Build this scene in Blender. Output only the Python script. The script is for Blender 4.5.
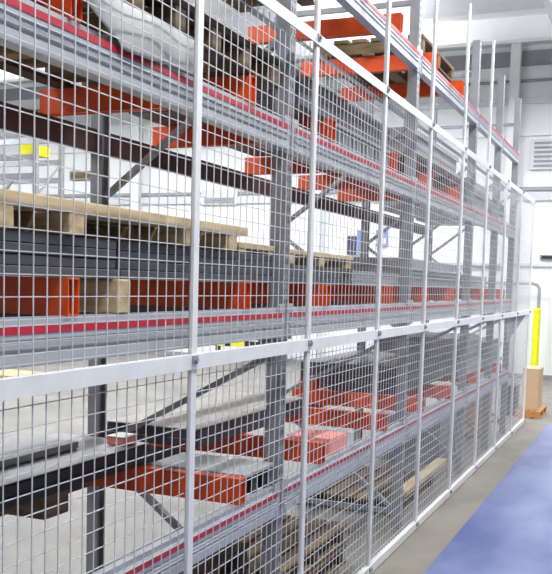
import bpy, bmesh, math, random
from mathutils import Vector, Matrix
random.seed(7)
for o in list(bpy.data.objects): bpy.data.objects.remove(o)
scene = bpy.context.scene
COL = scene.collection

# ------------------------------------------------------------------ camera
YAW, PITCH, ROLL = 0.4014, 0.0783, 0.0278
cam_d = bpy.data.cameras.new('camera'); cam = bpy.data.objects.new('camera', cam_d); COL.objects.link(cam)
cy, sy = math.cos(YAW), math.sin(YAW)
fwd = Vector((-sy*math.cos(PITCH), cy*math.cos(PITCH), -math.sin(PITCH)))
rgt = Vector((cy, sy, 0)); upv = rgt.cross(fwd)
r2 = rgt*math.cos(ROLL)+upv*math.sin(ROLL); u2 = -rgt*math.sin(ROLL)+upv*math.cos(ROLL)
m = Matrix((r2, u2, -fwd)).transposed().to_4x4(); m.translation = Vector((1.602, 0, 1.867))
cam.matrix_world = m
cam_d.sensor_fit = 'HORIZONTAL'; cam_d.sensor_width = 36
cam_d.lens = 36*890.12/552
cam_d.shift_x = 0.0012; cam_d.shift_y = 65.73/552
cam_d.clip_start = 0.02; cam_d.clip_end = 200
scene.camera = cam

# ------------------------------------------------------------------ light and view
w = bpy.data.worlds.new('world'); scene.world = w; w.use_nodes = True
bg = w.node_tree.nodes['Background']; bg.inputs[0].default_value = (0.93, 0.96, 1.0, 1); bg.inputs[1].default_value = 0.42
scene.view_settings.view_transform = 'Standard'
scene.view_settings.look = 'None'
scene.view_settings.gamma = 1
scene.view_settings.use_curve_mapping = False
scene.view_settings.exposure = 0.0
LAMP_POWER = 230

# ------------------------------------------------------------------ materials
MATS = {}
def mat(name, col, rough=.6, metal=0., var=.12, scale=6., col2=None, stretch=(1, 1, 1), bump=0., emit=0.):
    if name in MATS: return MATS[name]
    mt = bpy.data.materials.new(name); mt.use_nodes = True; nt = mt.node_tree
    b = nt.nodes['Principled BSDF']; b.inputs['Roughness'].default_value = rough; b.inputs['Metallic'].default_value = metal
    tc = nt.nodes.new('ShaderNodeTexCoord'); mp = nt.nodes.new('ShaderNodeMapping'); mp.inputs['Scale'].default_value = stretch
    nz = nt.nodes.new('ShaderNodeTexNoise'); nz.inputs['Scale'].default_value = scale; nz.inputs['Detail'].default_value = 5
    geo = nt.nodes.new('ShaderNodeNewGeometry')
    nt.links.new(geo.outputs['Position'], mp.inputs['Vector']); nt.links.new(mp.outputs[0], nz.inputs['Vector'])
    rp = nt.nodes.new('ShaderNodeValToRGB')
    c2 = col2 if col2 else tuple(c*(1-2*var) for c in col)
    rp.color_ramp.elements[0].position = .32; rp.color_ramp.elements[1].position = .62
    rp.color_ramp.elements[0].color = (*c2, 1); rp.color_ramp.elements[1].color = (*col, 1)
    nt.links.new(nz.outputs['Fac'], rp.inputs['Fac'])
    oi = nt.nodes.new('ShaderNodeObjectInfo'); hv = nt.nodes.new('ShaderNodeHueSaturation')
    mr = nt.nodes.new('ShaderNodeMapRange'); mr.inputs[3].default_value = 1-var; mr.inputs[4].default_value = 1+var*.6
    nt.links.new(oi.outputs['Random'], mr.inputs[0]); nt.links.new(mr.outputs[0], hv.inputs['Value'])
    nt.links.new(rp.outputs[0], hv.inputs['Color']); nt.links.new(hv.outputs[0], b.inputs['Base Color'])
    if bump:
        bp = nt.nodes.new('ShaderNodeBump'); bp.inputs['Strength'].default_value = bump; bp.inputs['Distance'].default_value = .01
        nt.links.new(nz.outputs['Fac'], bp.inputs['Height']); nt.links.new(bp.outputs[0], b.inputs['Normal'])
    if emit:
        b.inputs['Emission Color'].default_value = (*col, 1); b.inputs['Emission Strength'].default_value = emit
    MATS[name] = mt
    return mt

def srgb(r, g, b):
    f = lambda v: (v/255/12.92) if v/255 <= .04045 else ((v/255+.055)/1.055)**2.4
    return (f(r), f(g), f(b))

M_CONC = mat('concrete', srgb(128, 126, 122), .55, var=.05, scale=1.3, col2=srgb(110, 107, 103), bump=.02)
M_CONC2 = mat('aisle_concrete', srgb(128, 124, 115), .6, var=.04, scale=2.2, col2=srgb(106, 102, 94), stretch=(1, .5, 1))
M_BLUE = mat('blue_floor_paint', srgb(76, 90, 142), .34, var=.04, scale=1.2, col2=srgb(122, 133, 172), stretch=(1.6, .7, 1))
M_WALL = mat('white_wall', srgb(236, 238, 240), .7, var=.02, scale=.6)
M_DECK = mat('roof_deck', srgb(214, 216, 220), .7, var=.04, scale=.8)
M_GIRD = mat('white_girder', srgb(238, 239, 242), .5, var=.02)
M_GREYTRIM = mat('grey_trim', srgb(150, 152, 158), .6, var=.05)
M_GALV = mat('galvanised_wire', srgb(206, 208, 211), .42, metal=.15, var=.04, scale=12)
M_POST = mat('fence_steel', srgb(222, 224, 226), .42, metal=.1, var=.04, scale=9)
M_RACK = mat('rack_grey_paint', srgb(140, 143, 148), .45, var=.07, scale=7)
M_BEAM = mat('beam_grey_paint', srgb(168, 172, 180), .42, var=.05, scale=7, stretch=(1, .3, 1))
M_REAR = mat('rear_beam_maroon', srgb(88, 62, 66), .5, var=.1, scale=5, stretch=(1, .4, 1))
M_RED = mat('red_strip_paint', srgb(176, 22, 48), .45, var=.05)
M_ORNG = mat('orange_paint', srgb(228, 86, 16), .45, var=.06, scale=5, col2=srgb(196, 58, 12))
M_STEEL = mat('dark_steel_plate', srgb(82, 82, 88), .5, metal=.2, var=.1, scale=5, stretch=(1, .3, 2))
M_STEELL = mat('light_steel_plate', srgb(150, 150, 152), .45, metal=.2, var=.1, scale=5, stretch=(1, .3, 2))
M_BLACK = mat('black_steel', srgb(38, 37, 40), .5, var=.1)
M_WOOD = mat('pale_wood', srgb(205, 186, 148), .75, var=.1, scale=14, col2=srgb(172, 148, 108), stretch=(1, .2, 2))
M_WOODX = mat('pale_wood_cross', srgb(205, 184, 144), .75, var=.1, scale=14, col2=srgb(166, 140, 100), stretch=(.2, 1, 2))
M_OLD = mat('weathered_wood', srgb(128, 110, 82), .8, var=.16, scale=14, col2=srgb(92, 76, 55), stretch=(.5, .3, 2))
M_DARKW = mat('dark_wood', srgb(84, 68, 52), .85, var=.18, scale=12, col2=srgb(56, 44, 36), stretch=(.5, .3, 2))
M_SHEET = mat('white_plastic_sheet', srgb(176, 178, 176), .45, var=.04, scale=9)
M_CARD = mat('cardboard', srgb(202, 172, 138), .8, var=.05, scale=5)
M_PINK = mat('pink_card', srgb(248, 152, 142), .7, var=.04)
M_WHITE = mat('white_card', srgb(214, 214, 210), .6, var=.03)
M_YEL = mat('yellow_paint', srgb(226, 226, 20), .45, var=.03)
M_BLU = mat('blue_print', srgb(120, 150, 205), .6, var=.05)
M_NAVY = mat('navy_print', srgb(70, 66, 96), .6, var=.05)
M_PIPE = mat('grey_pipe', srgb(165, 166, 168), .4, metal=.3, var=.05)
M_LAMP = mat('lamp_diffuser', (1, 1, 1), .5, var=0, emit=6)

# ------------------------------------------------------------------ geometry helpers
WLOC = {}
def tag(o, label=None, cat=None, group=None, kind=None):
    if label: o['label'] = label
    if cat: o['category'] = cat
    if group: o['group'] = group
    if kind: o['kind'] = kind
    return o
def link(name, data, loc, parent=None):
    o = bpy.data.objects.new(name, data); COL.objects.link(o)
    loc = Vector(loc); WLOC[o.name] = loc
    if parent is not None:
        o.parent = parent; o.location = loc - WLOC[parent.name]
    else: o.location = loc
    return o
def empty(name, loc, label, cat, group=None):
    o = link(name, None, loc); o.empty_display_size = .1
    return tag(o, label, cat, group)

class MB:
    def __init__(self): self.v = []; self.f = []
    def box(self, x0, x1, y0, y1, z0, z1):
        n = len(self.v)
        self.v += [(x, y, z) for z in (z0, z1) for y in (y0, y1) for x in (x0, x1)]
        self.f += [tuple(n+i for i in q) for q in ((0, 2, 3, 1), (4, 5, 7, 6), (0, 1, 5, 4), (2, 6, 7, 3), (0, 4, 6, 2), (1, 3, 7, 5))]
        return self
    def bar(self, p, q, w_, h_, up=(0, 0, 1)):
        p = Vector(p); q = Vector(q); d = (q-p).normalized(); s = d.cross(Vector(up))
        if s.length < 1e-4: s = d.cross(Vector((1, 0, 0)))
        s.normalize(); t = s.cross(d)
        n = len(self.v)
        for c in (p, q):
            for a, b in ((-1, -1), (1, -1), (1, 1), (-1, 1)): self.v.append(tuple(c+s*a*w_/2+t*b*h_/2))
        self.f += [tuple(n+i for i in k) for k in ((0, 3, 2, 1), (4, 5, 6, 7), (0, 1, 5, 4), (1, 2, 6, 5), (2, 3, 7, 6), (3, 0, 4, 7))]
        return self
    def tube(self, pts, r, n=10, caps=True):
        pts = [Vector(p) for p in pts]; rings = []
        for i, p in enumerate(pts):
            d = (pts[min(i+1, len(pts)-1)]-pts[max(i-1, 0)]).normalized()
            a = Vector((0, 0, 1)) if abs(d.z) < .9 else Vector((1, 0, 0))
            s = d.cross(a).normalized(); t = s.cross(d); b0 = len(self.v)
            rr = r[i] if isinstance(r, (list, tuple)) else r
            for k in range(n):
                an = 2*math.pi*k/n; self.v.append(tuple(p+s*math.cos(an)*rr+t*math.sin(an)*rr))
            rings.append(b0)
        for a, b in zip(rings, rings[1:]):
            for k in range(n): self.f.append((a+k, a+(k+1) % n, b+(k+1) % n, b+k))
        if caps: self.f.append(tuple(rings[0]+k for k in range(n))[::-1]); self.f.append(tuple(rings[-1]+k for k in range(n)))
        return self
    def prof(self, pr, y0, y1):          # closed (x, z) profile run along Y
        n = len(self.v); k = len(pr)
        self.v += [(x, y0, z) for x, z in pr]+[(x, y1, z) for x, z in pr]
        for i in range(k): self.f.append((n+i, n+(i+1) % k, n+k+(i+1) % k, n+k+i))
        self.f.append(tuple(range(n+k-1, n-1, -1))); self.f.append(tuple(range(n+k, n+2*k)))
        return self
    def mesh(self, name, mt, origin, bevel=0.):
        me = bpy.data.meshes.new(name)
        o = Vector(origin); me.from_pydata([tuple(Vector(v)-o) for v in self.v], [], self.f); me.update()
        bm = bmesh.new(); bm.from_mesh(me); bmesh.ops.recalc_face_normals(bm, faces=bm.faces)
        if bevel: bmesh.ops.bevel(bm, geom=list(bm.edges), offset=bevel, segments=1, affect='EDGES')
        bm.to_mesh(me); bm.free(); me.materials.append(mt); return me
    def build(self, name, mt, parent=None, bevel=0.):
        xs, ys, zs = zip(*self.v)
        org = ((min(xs)+max(xs))/2, (min(ys)+max(ys))/2, min(zs))
        return link(name, self.mesh(name, mt, org, bevel), org, parent)
CACHE = {}
def box(name, x0, x1, y0, y1, z0, z1, mt, parent=None, bevel=.003):
    d = (round(x1-x0, 4), round(y1-y0, 4), round(z1-z0, 4)); key = (name, d, mt.name)
    org = ((x0+x1)/2, (y0+y1)/2, z0)
    if key not in CACHE:
        CACHE[key] = MB().box(x0, x1, y0, y1, z0, z1).mesh(name, mt, org, min(bevel, min(d)*.3))
    return link(name, CACHE[key], org, parent)
def placed(name, key, mb, mt, loc, parent):     # mb built around its own origin
    if key not in CACHE: CACHE[key] = mb().mesh(name, mt, (0, 0, 0))
    return link(name, CACHE[key], loc, parent)

# ------------------------------------------------------------------ setting
FAR = 19.3; CEIL = 6.9
tag(MB().box(-24, 9, -4, FAR+.3, -.2, 0).build('floor', M_CONC), 'light grey concrete warehouse floor', 'floor', kind='structure')
tag(MB().box(.31, 3.4, -3, 12.9, .0, .003).build('floor_walkway', M_BLUE), 'blue painted walkway strip beside the wire mesh', 'floor marking', kind='structure')
tag(MB().box(-.05, .31, -3, 12.9, 0, .0015).build('floor_edge_strip', M_CONC2), 'dull grey concrete strip between the mesh and the blue walkway', 'floor marking', kind='structure')
tag(MB().box(-24, 9, FAR, FAR+.2, 0, CEIL).build('wall_back', M_WALL), 'white far wall of the warehouse', 'wall', kind='structure')
tag(MB().box(-24.2, -24, -4, FAR+.2, 0, CEIL).build('wall_left', M_WALL), 'white side wall beyond the racks', 'wall', kind='structure')
tag(MB().box(-24.2, 9, -4, FAR+.2, CEIL, CEIL+.15).build('ceiling', M_DECK), 'pale grey metal roof deck', 'ceiling', kind='structure')
tag(MB().box(-24, 9, FAR-.02, FAR, 0, .1).build('baseboard_back', M_GREYTRIM), 'grey base strip along the far wall', 'baseboard', kind='structure')
# wall girts and posts on the far wall, white roof girders
for i, (z, h, mt) in enumerate(((3.93, .07, M_GREYTRIM), (3.72, .16, M_DECK), (5.05, .1, M_GIRD), (5.7, .14, M_DECK), (6.15, .05, M_GREYTRIM), (6.48, .3, M_GREYTRIM), (2.36, .06, M_DECK))):
    tag(MB().box(-24, 9, FAR-.06, FAR, z, z+h).build('trim_%d' % (i+1), mt), 'horizontal rail along the far white wall', 'trim', kind='structure')
for i, x in enumerate((-20, -15.2, -10.4, -5.6, -1.32, 3.4)):
    mb = MB().box(x-.1, x+.1, FAR-.24, FAR-.22, 0, CEIL).box(x-.1, x+.1, FAR-.08, FAR-.06, 0, CEIL).box(x-.012, x+.012, FAR-.22, FAR-.08, 0, CEIL)
    tag(mb.build('wall_column', M_WALL), 'white steel wall column, %s from the left on the far wall' % ('first second third fourth fifth sixth'.split()[i]), 'column', kind='structure')
for i, y in enumerate((-1.5, 1.5, 4.5, 7.5, 10.5, 13.2, 15.5, 17.2)):
    mb = MB().box(-24, 9, y-.12, y+.12, CEIL-.45, CEIL-.43).box(-24, 9, y-.12, y+.12, CEIL-.02, CEIL).box(-24, 9, y-.01, y+.01, CEIL-.43, CEIL-.02)
    tag(mb.build('roof_girder', M_GIRD), 'white steel roof girder under the metal deck', 'girder', kind='structure')
for i, x in enumerate((-16, -11, -6, -.2, 4.5)):
    tag(MB().box(x-.05, x+.05, -4, FAR-.3, CEIL-.62, CEIL-.45).build('roof_purlin', M_GIRD), 'white roof purlin hung below the girders', 'purlin', kind='structure')

def lamp(x, y, label):  # unseen strip lamps, put in for the light the hall needs
    z = CEIL-1.0
    t = empty('unseen_strip_lamp', (x, y, z), label, 'lamp', 'unseen ceiling strip lamps')
    MB().prof([(x-.18, z), (x-.16, z), (x-.09, z+.09), (x+.09, z+.09), (x+.16, z), (x+.18, z), (x+.1, z+.11), (x-.1, z+.11)], y-.75, y+.75).build('reflector', M_GIRD, t)
    for s in (-1, 1): MB().tube([(x+s*.05, y-.72, z+.04), (x+s*.05, y+.72, z+.04)], .02, 8).build('tube', M_LAMP, t)
    for s in (-1, 1): MB().tube([(x, y+s*.6, z+.11), (x, y+s*.6, CEIL)], .006, 6).build('hanger', M_GREYTRIM, t)
    ld = bpy.data.lights.new('lamp_light', 'AREA'); ld.shape = 'RECTANGLE'; ld.size = .3; ld.size_y = 1.45; ld.energy = LAMP_POWER
    lo = bpy.data.objects.new('lamp_light', ld); COL.objects.link(lo); lo.parent = t; lo.location = (0, 0, -.02)
    l2 = bpy.data.lights.new('added_uplight', 'AREA'); l2.shape = 'RECTANGLE'; l2.size = .2; l2.size_y = 1.45; l2.energy = LAMP_POWER*.6  # upward light added to brighten the roof deck and upper wall
    lu = bpy.data.objects.new('added_uplight', l2); COL.objects.link(lu); lu.parent = t; lu.location = (0, 0, .13); lu.rotation_euler = (math.pi, 0, 0)
for x, y in [(-13.5, 3), (-13.5, 9), (-13.5, 15.5), (-8.5, 3), (-8.5, 9), (-8.5, 15.5), (-3.5, 3), (-3.5, 9), (-3.5, 15.5), (2, 1.5), (2, 6.2), (2, 11.2), (2.4, 16)]:
    row = {-13.5: 'at the far left of the hall', -8.5: 'over the open floor', -3.5: 'just behind the pallet rack'}.get(x, 'over the blue walkway')
    nth = 'nearest' if y <= 3 else 'second nearest' if y < 7 else 'third nearest' if y == 11.2 else 'middle' if y == 9 else 'farthest'
    lamp(x, y, 'unseen white strip lamp hung %s, %s of its row' % (row, nth))

# ------------------------------------------------------------------ wire mesh fence
P = 1.22; S0 = 2.98; NP = 11; K0 = -2
Y0 = S0+K0*P; Y1 = Y0+(NP-1)*P
ZB, ZM, ZU, ZT = .04, 1.56, 3.065, 4.3
fence = empty('wire_mesh_fence', (0, (Y0+Y1)/2, 0), 'tall galvanised wire mesh guard fence along the pallet rack', 'fence')
for k in range(NP):
    y = Y0+k*P
    mb = lambda: MB().box(-.008, .004, -.02, .02, 0, ZT).box(-.022, -.008, -.004, .004, 0, ZT)
    short = lambda: MB().box(-.008, .004, -.02, .02, 0, ZU+.03).box(-.022, -.008, -.004, .004, 0, ZU+.03)
    if k-2 < 6: placed('post', 'fpost', mb, M_POST, (0, y, .003), fence)
    else: placed('post', 'fpost_short', short, M_POST, (0, y, .003), fence)
for z, h in ((ZB, .055), (ZM, .056), (ZU, .052)):
    r = MB().prof([(.004, z-h/2), (.011, z-h/2), (.011, z+h/2), (-.026, z+h/2), (-.026, z+h/2-.006), (.004, z+h/2-.006)], Y0-.02, Y1+.02).build('rail', M_POST, fence)
    for k in range(NP):
        y = Y0+k*P
        mb = lambda: MB().box(.011, .017, -.02, .02, -.016, .016).tube([(.017, 0, 0), (.026, 0, 0)], .011, 6)
        placed('bracket', 'fbr', mb, M_RACK, (0, y-.012, z+.008), r)
gp = MB(); ya, yb = Y1-1.7, Y1-.02
gp.v = [(x, y, z) for x in (-.04, -.032) for y, z in ((ya, ZM-.03), (yb, ZM-.03), (ya, ZM-.34))]
gp.f = [(0, 1, 2), (5, 4, 3), (0, 3, 4, 1), (1, 4, 5, 2), (2, 5, 3, 0)]
gp.build('gusset_plate', M_RACK, fence)
def mesh_panel(h):
    mb = MB(); wv = P-.044; n = 19; t = .0016
    for i in range(n):
        y = -wv/2+wv*(i+.3)/n; mb.box(-.004, -.004+2*t, y-t, y+t, 0, h)
    nz = round(h/.0635)
    for i in range(nz):
        z = h*(i+.5)/nz; mb.box(-.0073, -.0041, -wv/2, wv/2, z-t*.95, z+t*.95)
    return mb
for za, zb in ((ZB+.028, ZM-.028), (ZM+.028, ZU-.026)):
    for k in range(NP-1):
        o = placed('mesh_panel', 'mesh%.3f' % za, lambda: mesh_panel(zb-za), M_GALV, (-.012, Y0+(k+.5)*P, za), fence)
        o['kind'] = 'stuff'

# ------------------------------------------------------------------ pallet rack
CY = [1.67, 4.12, 6.57, 8.91, 10.41, 11.73]
XF, XR = -.10, -1.245           # outer faces
CT = 4.26
LV = {'C': .845, 'B': 1.745, 'A': 2.66, 'D': 3.60}
rack = empty('pallet_rack', (-.67, 6.7, 0), 'tall grey pallet rack with four shelf levels behind the wire mesh', 'rack')
def column_mesh():              # punched C section, web faces +X, at its own base
    mb = MB(); w_ = .075
    mb.box(-.0725, -.07, -w_/2, -w_/2+.018, 0, CT).box(-.0725, -.07, w_/2-.018, w_/2, 0, CT)      # returns
    mb.box(-.07, -.0, -w_/2, -w_/2+.003, 0, CT).box(-.07, -.0, w_/2-.003, w_/2, 0, CT)          # sides
    for a, b in ((-.0345, -.022), (-.010, .010), (.022, .0345)): mb.box(-.003, 0, a, b, 0, CT)
    n = int(CT/.0508)
    for i in range(n+1):
        z = i*.0508
        for a, b in ((-.022, -.010), (.010, .022)): mb.box(-.003, 0, a, b, z, min(z+.024, CT))
    return mb
def column_mesh_r():
    mb = column_mesh(); mb.v = [(-x-.0, y, z) for x, y, z in mb.v]; return mb
BZ = [(.14, 0), (.93, 1), (1.52, 0), (2.28, 1), (3.08, 0), (3.85, 1)]
for y in CY:
    c = placed('column', 'colf', column_mesh, M_RACK, (XF, y, .008), rack)
    box('base_plate', XF-.1, XF+.02, y-.06, y+.06, 0.0016, .01, M_RACK, c)
    c = placed('column', 'colr', column_mesh_r, M_RACK, (XR, y, .008), rack)
    box('base_plate', XR-.02, XR+.1, y-.06, y+.06, 0.0016, .01, M_RACK, c)
    for (za, ea), (zb, eb) in zip(BZ, BZ[1:]):
        xa, xb = (XF-.04, XR+.04) if ea == 0 else (XR+.04, XF-.04)
        MB().bar((xa, y, za), (xb, y, zb), .028, .038, (0, 1, 0)).build('brace', M_RACK, rack)
    for z in (.14, 3.95): MB().bar((XF-.05, y, z), (XR+.05, y, z), .028, .038, (0, 0, 1)).build('brace', M_RACK, rack)
def fbeam(T):
    f = XF+.012
    return [(f-.055, T-.145), (f, T-.145), (f, T-.108), (f-.009, T-.104), (f-.009, T-.096), (f, T-.092), (f, T-.078), (f-.007, T-.074), (f-.007, T-.068), (f, T-.064), (f, T-.025), (f-.02, T-.022), (f-.02, T), (f-.055, T)]
for b in range(len(CY)-1):
    ya, yb = CY[b]+.038, CY[b+1]-.038
    for lv, T in LV.items():
        o = MB().prof(fbeam(T), ya+.004, yb-.004).build('beam', M_BEAM, rack)
        MB().box(XF+.012, XF+.0145, ya+.006, yb-.006, T-.048, T-.025).build('red_strip', M_RED, o)
        for y in (ya, yb): box('end_plate', XF+.001, XF+.006, y-.045 if y == yb else y-.03, y+.03 if y == yb else y+.045, T-.16, T+.02, M_BEAM, o)
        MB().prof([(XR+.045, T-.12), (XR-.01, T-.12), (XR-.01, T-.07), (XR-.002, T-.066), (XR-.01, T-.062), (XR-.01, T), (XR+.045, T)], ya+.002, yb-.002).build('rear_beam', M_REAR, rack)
BARS = [2.35, 3.67, 4.74, 6.05, 7.12, 8.15, 9.66, 11.07]
def bar_mesh():                 # orange channel on its side lugs, local origin at mid bottom
    mb = MB(); h = .12; L = (XF-XR)/2+.0
    mb.box(-L, L, -.03, -.025, .004, h-.004).box(-L, L, .025, .03, .004, h-.004)
    mb.box(-L, L, -.03, .03, h-.005, h).box(-L, L-.003, -.03, -.008, 0, .005).box(-L, L-.003, .008, .03, 0, .005)
    mb.box(L-.03, L-.02, -.025, .004, .004, h-.005)
    return mb
for lv, T in LV.items():
    for y in BARS:
        if lv in 'AD' and y > 9: continue
        if lv == 'C' and y < 3: y = 2.02
        o = placed('cross_bar', 'xbar', bar_mesh, M_ORNG, ((XF+XR)/2+.005, y, T), rack)
        o['label'] = 'orange steel cross bar lying front to back on the rack beams'
BH = .12

# ------------------------------------------------------------------ loads: builders
def pallet(x0, x1, y0, y1, z0, label, stringers, hs=.065, td=.04, nb=7, mtb=None, mts=None, group=None, bottom=False, name='wooden_pallet', sw=.08):
    mtb = mtb or M_WOOD; mts = mts or M_WOODX
    t = empty(name, ((x0+x1)/2, (y0+y1)/2, z0), label, 'pallet', group)
    zb = z0
    if bottom:
        for i in range(3):
            c = x0+.05+(x1-x0-.1)*i/2; box('bottom_board', c-.05, c+.05, y0, y1, z0, z0+.018, mtb, t)
        zb = z0+.018
    for y in stringers: box('stringer', x0+.004, x1-.004, y-sw/2, y+sw/2, zb, zb+hs, mts, t)
    bw = (x1-x0)/(nb+(nb-1)*.25)
    for i in range(nb):
        a = x0+i*bw*1.25; dy = random.uniform(-.008, .008)
        box('deck_board', a, a+bw, y0+dy, y1+dy, zb+hs, zb+hs+td, mtb, t)
    return t
def plates(x0, x1, y0, y1, z0, z1, n, label, mt, group=None, name='steel_plate_stack', jit=.012):
    t = empty(name, ((x0+x1)/2, (y0+y1)/2, z0), label, 'steel plates', group)
    h = (z1-z0)/n
    for i in range(n):
        d = random.uniform(-jit, 0) if i else 0; e = random.uniform(-jit, 0) if i else 0
        box('plate', x0, x1+d, y0-e*.5, y1+e, z0+i*h, z0+(i+1)*h-.0025, mt, t, .002)
    return t
def timber(x0, x1, y0, y1, z0, z1, label, mt=None):
    t = box('timber_runner', x0, x1, y0, y1, z0, z1, mt or M_WOODX, None, .006)
    return tag(t, label, 'timber')

# ---- shelf at eye height (B)
Tb = LV['B']; Zb = Tb+BH
plates(-1.15, -.12, 1.74, 2.645, Zb+.001, 2.0, 4, 'dark grey steel plates under the left half of the wide wooden skid', M_STEEL)
plates(-1.15, -.125, 2.665, 4.04, Zb+.001, 2.0, 4, 'dark grey steel plates under the right half of the wide wooden skid', M_STEEL)
timber(-1.22, -.1, 2.61, 2.695, Tb+.001, Zb, 'pale squared timber between the steel plates and the eye-level shelf')
pallet(-1.15, -.08, 1.73, 3.62, 2.001, 'wide pale wooden skid on top of the dark steel plates', (1.78, 2.01, 2.35, 3.09, 3.475), hs=.068, td=.038, nb=8)
pallet(-1.05, -.14, 3.66, 4.06, 2.001, 'short pale wooden skid beside the rack upright, right of the wide skid', (3.7, 4.02), hs=.018, td=.028, nb=7, sw=.06)
plates(-1.15, -.14, 4.18, 5.12, Zb+.001, 1.965, 3, 'dark steel plates under a pallet, right of the nearest rack upright', M_STEEL)
pallet(-1.15, -.12, 4.2, 5.25, 1.966, 'pale wooden pallet on steel plates, right of the nearest rack upright', (4.25, 4.7, 5.18), hs=.05, td=.025, nb=7)
plates(-1.1, -.14, 5.3, 6.42, Zb+.001, 1.96, 4, 'low stack of grey steel plates in the second eye-level bay', M_STEELL)
plates(-1.15, -.14, 6.72, 8.72, Zb+.001, 2.09, 7, 'tall stack of thin grey plates in the third eye-level bay', M_STEELL, jit=.05)
plates(-1.1, -.16, 9.05, 10.2, Zb+.001, 2.0, 4, 'grey plates on the eye-level shelf of the first narrow bay', M_STEELL)

# ---- knee-high shelf (C)
Tc = LV['C']; Zc = Tc+BH
plates(-1.2, -.65, 1.72, 3.78, Zc+.001, 1.058, 2, 'long black steel slab at the rear of the low shelf', M_BLACK, name='steel_slab')
plates(-1.2, -.66, 1.72, 3.76, 1.059, 1.066, 1, 'thin light grey sheet lying on the long black slab', M_STEELL, name='steel_sheet')
plates(-1.2, -.86, 1.72, 3.46, 1.067, 1.1, 1, 'narrow grey bar lying on top of the long black slab', M_STEELL, name='steel_bar')
timber(-1.22, -.7, 3.0, 3.17, .847, Zc, 'stubby wood block under the long black slab', M_OLD)
def carton(x0, x1, y0, y1, z0, z1, mt, label, flaps=True, name='carton', mtf=None):
    t = empty(name, ((x0+x1)/2, (y0+y1)/2, z0), label, 'box')
    box('body', x0, x1, y0, y1, z0, z1-.004, mt, t, .004)
    if flaps:
        ym = (y0+y1)/2
        box('flap', x0-.002, x1+.002, y0-.002, ym-.002, z1-.004, z1, mtf or mt, t, .001); box('flap', x0-.002, x1+.002, ym+.002, y1+.002, z1-.004, z1, mtf or mt, t, .001)
    return t
carton(-.8, -.7, 3.6, 3.72, 1.067, 1.11, M_PINK, 'small pink box on the end of the long black slab', mtf=M_WHITE)
# low slotted crate beside the nearest upright
t = empty('slotted_crate', (-.4, 3.9, Tc), 'low dark crate with a pale lid beside the nearest upright', 'crate')
for i in range(3): box('block', -.62, -.14, 3.745+i*.125, 3.805+i*.125, Tc+.001, Tc+.1, M_BLACK, t)
box('inner_board', -.6, -.17, 3.75, 4.05, Tc+.02, Tc+.07, M_DARKW, t)
box('lid', -.64, -.12, 3.73, 4.075, Tc+.1, Tc+.122, M_SHEET, t); box('end_board', -.62, -.14, 4.06, 4.075, Tc+.001, Tc+.1, M_SHEET, t)
plates(-1.2, -.62, 4.2, 5.86, Zc+.001, 1.06, 2, 'dull brown-grey slab at the rear of the second low bay', M_STEEL, name='steel_slab')
plates(-1.2, -.63, 4.2, 5.84, 1.061, 1.07, 1, 'brown-grey sheet covering the slab in the second low bay', mat('brown_grey_sheet', srgb(158, 152, 144), .6, var=.06, scale=4), name='steel_sheet')
carton(-.42, -.135, 4.98, 5.26, Tc+.001, .945, M_PINK, 'pink carton at the front edge of the low shelf')
carton(-.32, -.135, 5.29, 5.4, Tc+.001, .925, M_WHITE, 'small white carton right of the pink carton', mtf=M_STEELL)
t = empty('red_bucket', (-1.0, 7.0, Zc), 'red bucket lying at the rear of the low shelf', 'bucket')
MB().tube([(-1.0, 7.0, Zc+.07), (-1.0, 6.98, Zc+.07), (-1.0, 6.82, Zc+.07)], [.06, .07, .07], 16).build('body', M_RED, t)
MB().tube([(-1.0, 6.83, Zc+.07), (-1.0, 6.81, Zc+.07)], .076, 16).build('rim', M_ORNG, t)
plates(-1.2, -.3, 7.16, 8.75, Zc+.001, 1.2, 5, 'dark grey plates in the third low bay', M_STEEL, jit=.04)
plates(-1.1, -.16, 9.05, 10.25, Zc+.001, 1.35, 7, 'grey sheet stack on the low shelf of the first narrow bay', M_STEELL, jit=.04)
plates(-1.1, -.16, 10.55, 11.55, Zc+.001, 1.25, 6, 'grey sheet stack on the low shelf of the last narrow bay', M_STEELL, jit=.04)

# ---- overhead shelf (A)
Ta = LV['A']; Za = Ta+BH
pallet(-1.17, -.13, 1.75, 2.62, Za+.001, 'weathered wooden pallet at the far left of the overhead shelf', (1.8, 2.2, 2.57), hs=.09, td=.03, nb=8, mtb=M_OLD, mts=M_OLD, bottom=True)
timber(-1.22, -.11, 2.63, 2.71, Ta+.001, Za, 'weathered timber beside the sagging plastic sheet overhead', M_OLD)
pallet(-1.17, -.1, 2.66, 3.98, Za+.009, 'dark slatted pallet on the plastic sheet of the overhead shelf', (2.72, 3.02, 3.32, 3.62, 3.92), hs=.085, td=.03, nb=7, mtb=M_DARKW, mts=M_OLD, bottom=True)
plates(-1.1, -.14, 1.78, 2.6, 2.925, 3.2, 4, 'dark steel plates on the weathered overhead pallet', M_STEEL)
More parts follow.
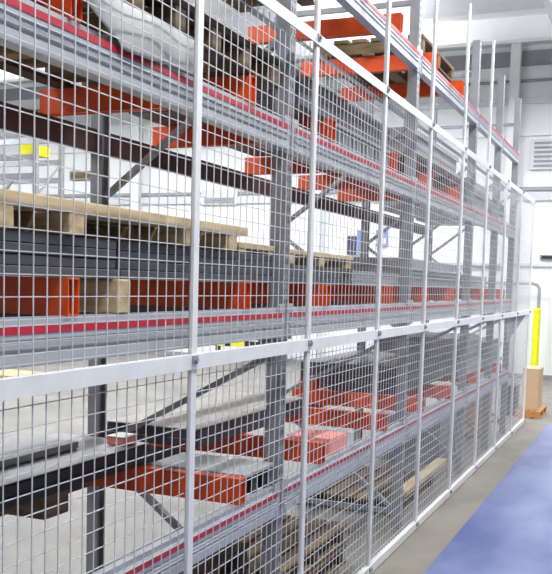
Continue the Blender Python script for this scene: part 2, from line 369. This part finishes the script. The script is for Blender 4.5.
# draped sheet
bm = bmesh.new(); NY, NZ = 40, 12; grid = []
for i in range(NY+1):
    y = 2.33+(3.12-2.33)*i/NY; row = []
    if y < 2.55: lo = 2.74-(2.74-2.645)*((y-2.33)/.22)
    else: lo = 2.635+.012*math.sin(y*9)
    for j in range(NZ+5):
        if j < 4:
            x = -.6+.5*j/4+.02; z = Za+.002
        else:
            q = (j-4)/NZ; x = -.073+.006*math.sin(y*14+q*2)+.008*math.sin(q*math.pi); z = Za+.002-(Za-lo)*q
        row.append(bm.verts.new((x, y, z)))
    grid.append(row)
for i in range(NY):
    for j in range(NZ+4):
        if j < 4 and 2.33+.79*i/NY < 2.65: continue
        bm.faces.new((grid[i][j], grid[i+1][j], grid[i+1][j+1], grid[i][j+1]))
for f in bm.faces: f.smooth = True
for v in [v for v in bm.verts if not v.link_faces]: bm.verts.remove(v)
bmesh.ops.translate(bm, verts=bm.verts, vec=(.3, -2.95, -2.63))
me = bpy.data.meshes.new('plastic_sheet'); bm.to_mesh(me); bm.free(); me.materials.append(M_SHEET)
o = link('plastic_sheet', me, (-.3, 2.95, 2.63)); md = o.modifiers.new('thick', 'SOLIDIFY'); md.thickness = .002
tag(o, 'white plastic sheet sagging from under the dark overhead pallet', 'plastic sheet')
# ribbed steel crate between two bars
def ribbed(x0, x1, y0, y1, z0, z1, label):
    t = empty('steel_crate', ((x0+x1)/2, (y0+y1)/2, z0), label, 'crate')
    box('body', x0, x1, y0, y1, z0, z1, M_STEELL, t)
    n = max(4, int((y1-y0)/.09))
    for i in range(n+1):
        y = y0+.012+(y1-y0-.024)*i/n; box('rib', x1, x1+.012, y-.01, y+.01, z0+.01, z1-.01, M_RACK, t)
    box('rim', x0-.005, x1+.018, y0-.005, y1+.005, z1, z1+.02, M_STEELL, t)
plates(-1.15, -.13, 4.3, 6.0, Za+.001, 2.93, 4, 'grey steel plates above the ribbed crate on the overhead shelf', M_STEEL)
ribbed(-.6, -.13, 4.8, 5.92, Ta+.001, 2.76, 'ribbed grey steel crate between orange bars on the overhead shelf')
pallet(-1.1, -.15, 6.75, 8.7, Za+.001, 'brown pallet in the third bay of the overhead shelf', (6.8, 7.4, 8.05, 8.65), hs=.08, td=.03, nb=7, mtb=M_OLD, mts=M_DARKW)
plates(-1.1, -.18, 6.8, 8.6, Za+.112, 3.1, 5, 'grey sheets on the brown pallet of the overhead shelf', M_STEELL, jit=.04)
plates(-1.1, -.16, 9.05, 10.2, Ta+.001, 2.98, 6, 'grey sheets on the overhead shelf of the first narrow bay', M_STEELL, jit=.04)
plates(-1.1, -.16, 10.55, 11.5, Ta+.001, 2.9, 5, 'grey sheets on the overhead shelf of the last narrow bay', M_STEELL, jit=.04)

# ---- top shelf (D)
Td = LV['D']; Zd = Td+BH
pallet(-1.15, -.14, 1.8, 4.0, Zd+.001, 'long brown pallet on the top shelf of the nearest bay', (1.9, 2.9, 3.9), hs=.09, td=.03, nb=8, mtb=M_OLD, mts=M_OLD, bottom=True)
pallet(-1.15, -.14, 4.25, 5.7, Zd+.001, 'brown pallet on the top shelf right of the nearest upright', (4.3, 4.95, 5.62), hs=.09, td=.03, nb=7, mtb=M_OLD, mts=M_OLD, bottom=True)
plates(-1.1, -.2, 4.3, 5.6, Zd+.141, 4.1, 3, 'dark plates on the top shelf pallet right of the nearest upright', M_STEEL)
pallet(-1.1, -.2, 7.05, 8.25, Zd+.001, 'brown pallet on the top shelf of the third bay', (7.1, 7.65, 8.19), hs=.09, td=.03, nb=6, mtb=M_OLD, mts=M_OLD, bottom=True)

# ---- floor level under the rack
for i in range(4):
    pallet(-.64, -.2, 3.2+random.uniform(-.02, .02), 4.0, .002+i*.144, 'dark pallet in the floor stack left of the nearest upright, %s of four' % ('lowest,second lowest,third lowest,topmost'.split(',')[i]), (3.28, 3.6, 3.93), hs=.088, td=.02, nb=4, mtb=M_DARKW, mts=M_DARKW, group='dark pallets stacked under the rack', bottom=True)
for i in range(2):
    pallet(-.74, -.22, 4.4, 5.62+random.uniform(-.02, .02), .002+i*.144, 'brown pallet in the floor stack right of the nearest upright, %s one' % ('lower,upper'.split(',')[i]), (4.48, 5.02, 5.53), hs=.088, td=.02, nb=4, mtb=M_OLD, mts=M_DARKW, group='brown pallets stacked under the rack', bottom=True)
pallet(-1.12, -.22, 6.9, 8.2, .002, 'single weathered pallet on the floor of the third bay', (6.98, 7.55, 8.12), hs=.088, td=.02, nb=7, mtb=M_OLD, mts=M_DARKW, bottom=True)
timber(-.3, -.2, 7.1, 8.65, .1321, .19, 'pale yellow plank lying on the floor pallet in the third bay', M_WOOD)
carton(-.62, -.25, 11.2, 11.5, .002, .66, M_CARD, 'tall beige carton standing on the floor in the last rack bay')
carton(-1.1, -.4, 9.2, 10.1, .002, .5, M_STEELL, 'grey box standing on the floor in the first narrow bay')

# ---- beyond the rack end
pallet(-.2, .16, 13.3, 14.1, 0, 'small orange-brown pallet on the floor past the end of the fence', (13.35, 13.7, 14.05), hs=.07, td=.022, nb=4, mtb=mat('fresh_wood', srgb(196, 140, 84), .7), mts=mat('fresh_wood', srgb(196, 140, 84), .7), bottom=True)
carton(-.13, .1, 13.4, 13.95, .111, .72, M_CARD, 'upright beige carton on the small pallet past the fence')
box_b = empty('waste_bin', (-.28, 13.5, 0), 'black bin left of the small pallet past the fence', 'bin')
box('body', -.34, -.215, 13.4, 13.75, 0, .42, M_BLACK, box_b); box('lid', -.345, -.21, 13.39, 13.76, .42, .45, M_BLACK, box_b)
t = empty('bollard', (-.61, 18.84, 0), 'yellow guard post standing before the far wall', 'bollard')
MB().tube([(-.61, 18.84, 0), (-.61, 18.84, 1.46), (-.61, 18.84, 1.5)], [.075, .075, .05], 14).build('post', M_YEL, t)
box('base_plate', -.72, -.5, 18.73, 18.95, 0, .012, M_YEL, t)
pts = [(-3.2, 19.025, 2.0), (-.75, 19.025, 2.0), (-.65, 19.025, 1.97), (-.61, 19.025, 1.9), (-.61, 19.025, 1.4), (-.61, 19.025, 0)]
tag(MB().tube(pts, .035, 10).build('conduit_pipe', M_PIPE), 'grey conduit pipe bending down behind the yellow guard post', 'pipe')
tag(MB().tube([(-5.3, 19.21, 2.36), (-1.45, 19.21, 2.36)], .03, 10).build('conduit_pipe', M_PIPE), 'straight grey conduit pipe high on the far wall', 'pipe')
def wallbox(name, x0, x1, z0, z1, mt, label, cat, face=None):
    t = empty(name, ((x0+x1)/2, FAR, z0), label, cat)
    box('panel', x0, x1, FAR-.075, FAR-.001, z0, z1, mt, t)
    if face:
        for (a, b, c, d, mf) in face: box('face', x0+(x1-x0)*a, x0+(x1-x0)*b, FAR-.085, FAR-.075, z0+(z1-z0)*c, z0+(z1-z0)*d, mf, t, .001)
wallbox('wall_sign', -12.45, -11.7, 4.36, 4.58, M_GREYTRIM, 'dark grey sign plate on the white wall at left', 'sign', [(.05, .95, .15, .85, M_OLD)])
wallbox('wall_poster', -4.88, -4.5, 2.55, 3.1, M_WHITE, 'navy and pale blue poster on the far wall', 'poster', [(.02, .6, .0, .75, M_NAVY), (.62, .98, .05, 1, M_BLU)])
wallbox('wall_poster', -4.2, -3.95, 2.75, 3.1, M_BLU, 'small pale blue poster right of the navy poster', 'poster', [(.08, .92, .1, .5, M_WHITE)])
wallbox('wall_vent', -.95, .5, 4.35, 4.97, M_DECK, 'grey louvre vent high on the far wall', 'vent', [(.05, .95, .08+i*.15, .16+i*.15, M_GREYTRIM) for i in range(6)])
wallbox('switch_box', -.66, -.3, 2.5, 2.6, M_GREYTRIM, 'small dark grey box on the far wall at right', 'switch box', [(.1, .9, .2, .8, M_BLACK)])
wallbox('wall_heater', -8.62, -7.65, 3.69, 4.06, M_DECK, 'grey heater unit on the far wall left of the upright', 'heater', [(.1, .9, .1, .45, M_GREYTRIM), (.05, .95, .7, .9, M_WHITE)])
# striped kerb bar at the far wall
t = empty('hazard_barrier', (-6.9, 18.7, 0), 'low barrier with yellow and black stripes by the far wall', 'barrier')
for i in range(12): box('stripe', -7.95+i*.17, -7.95+(i+1)*.17, 18.66, 18.74, .36, .5, M_YEL if i in (1, 3, 4) else M_BLACK, t, .001)
for x in (-7.8, -6.1): box('leg', x-.04, x+.04, 18.64, 18.76, 0, .36, M_BLACK, t)
pallet(-9.6, -8.3, 12.4, 13.3, .0, 'pale pallet on the open floor far behind the rack', (12.46, 12.85, 13.24), hs=.085, td=.02, nb=8, bottom=True)
# distant rack
dr = empty('storage_rack', (-12.2, 16.3, 0), 'distant grey storage rack at the far left', 'rack')
for x in (-13.4, -10.9):
    for y in (15.9, 16.8): box('column', x-.05, x+.05, y-.05, y+.05, 0, 5.3, M_RACK, dr)
    MB().bar((x, 15.9, 3.6), (x, 16.8, 4.4), .04, .04, (0, 1, 0)).build('brace', M_RACK, dr)
for z in (1.6, 3.0, 4.1, 4.5, 5.0):
    for y in (15.9, 16.8): box('beam', -13.35, -10.95, y-.03, y+.03, z-.12, z, M_RACK, dr)
MB().bar((-12.2, 15.9, 3.1), (-11.5, 15.9, 4.0), .05, .05, (0, 1, 0)).build('brace', M_RACK, dr)
carton(-11.35, -10.98, 15.9, 16.5, 4.502, 4.72, M_YEL, 'yellow box on the distant rack')
# orange scrap on the floor
t = empty('orange_cap', (-4.44, 7.53, 0), 'small orange cap on the bare floor behind the rack', 'cap')
MB().tube([(-4.44, 7.53, 0), (-4.44, 7.53, .01)], .09, 14).build('flange', M_ORNG, t)
MB().tube([(-4.44, 7.53, .01), (-4.44, 7.53, .06), (-4.44, 7.53, .075)], [.06, .05, .03], 14).build('dome', M_ORNG, t)
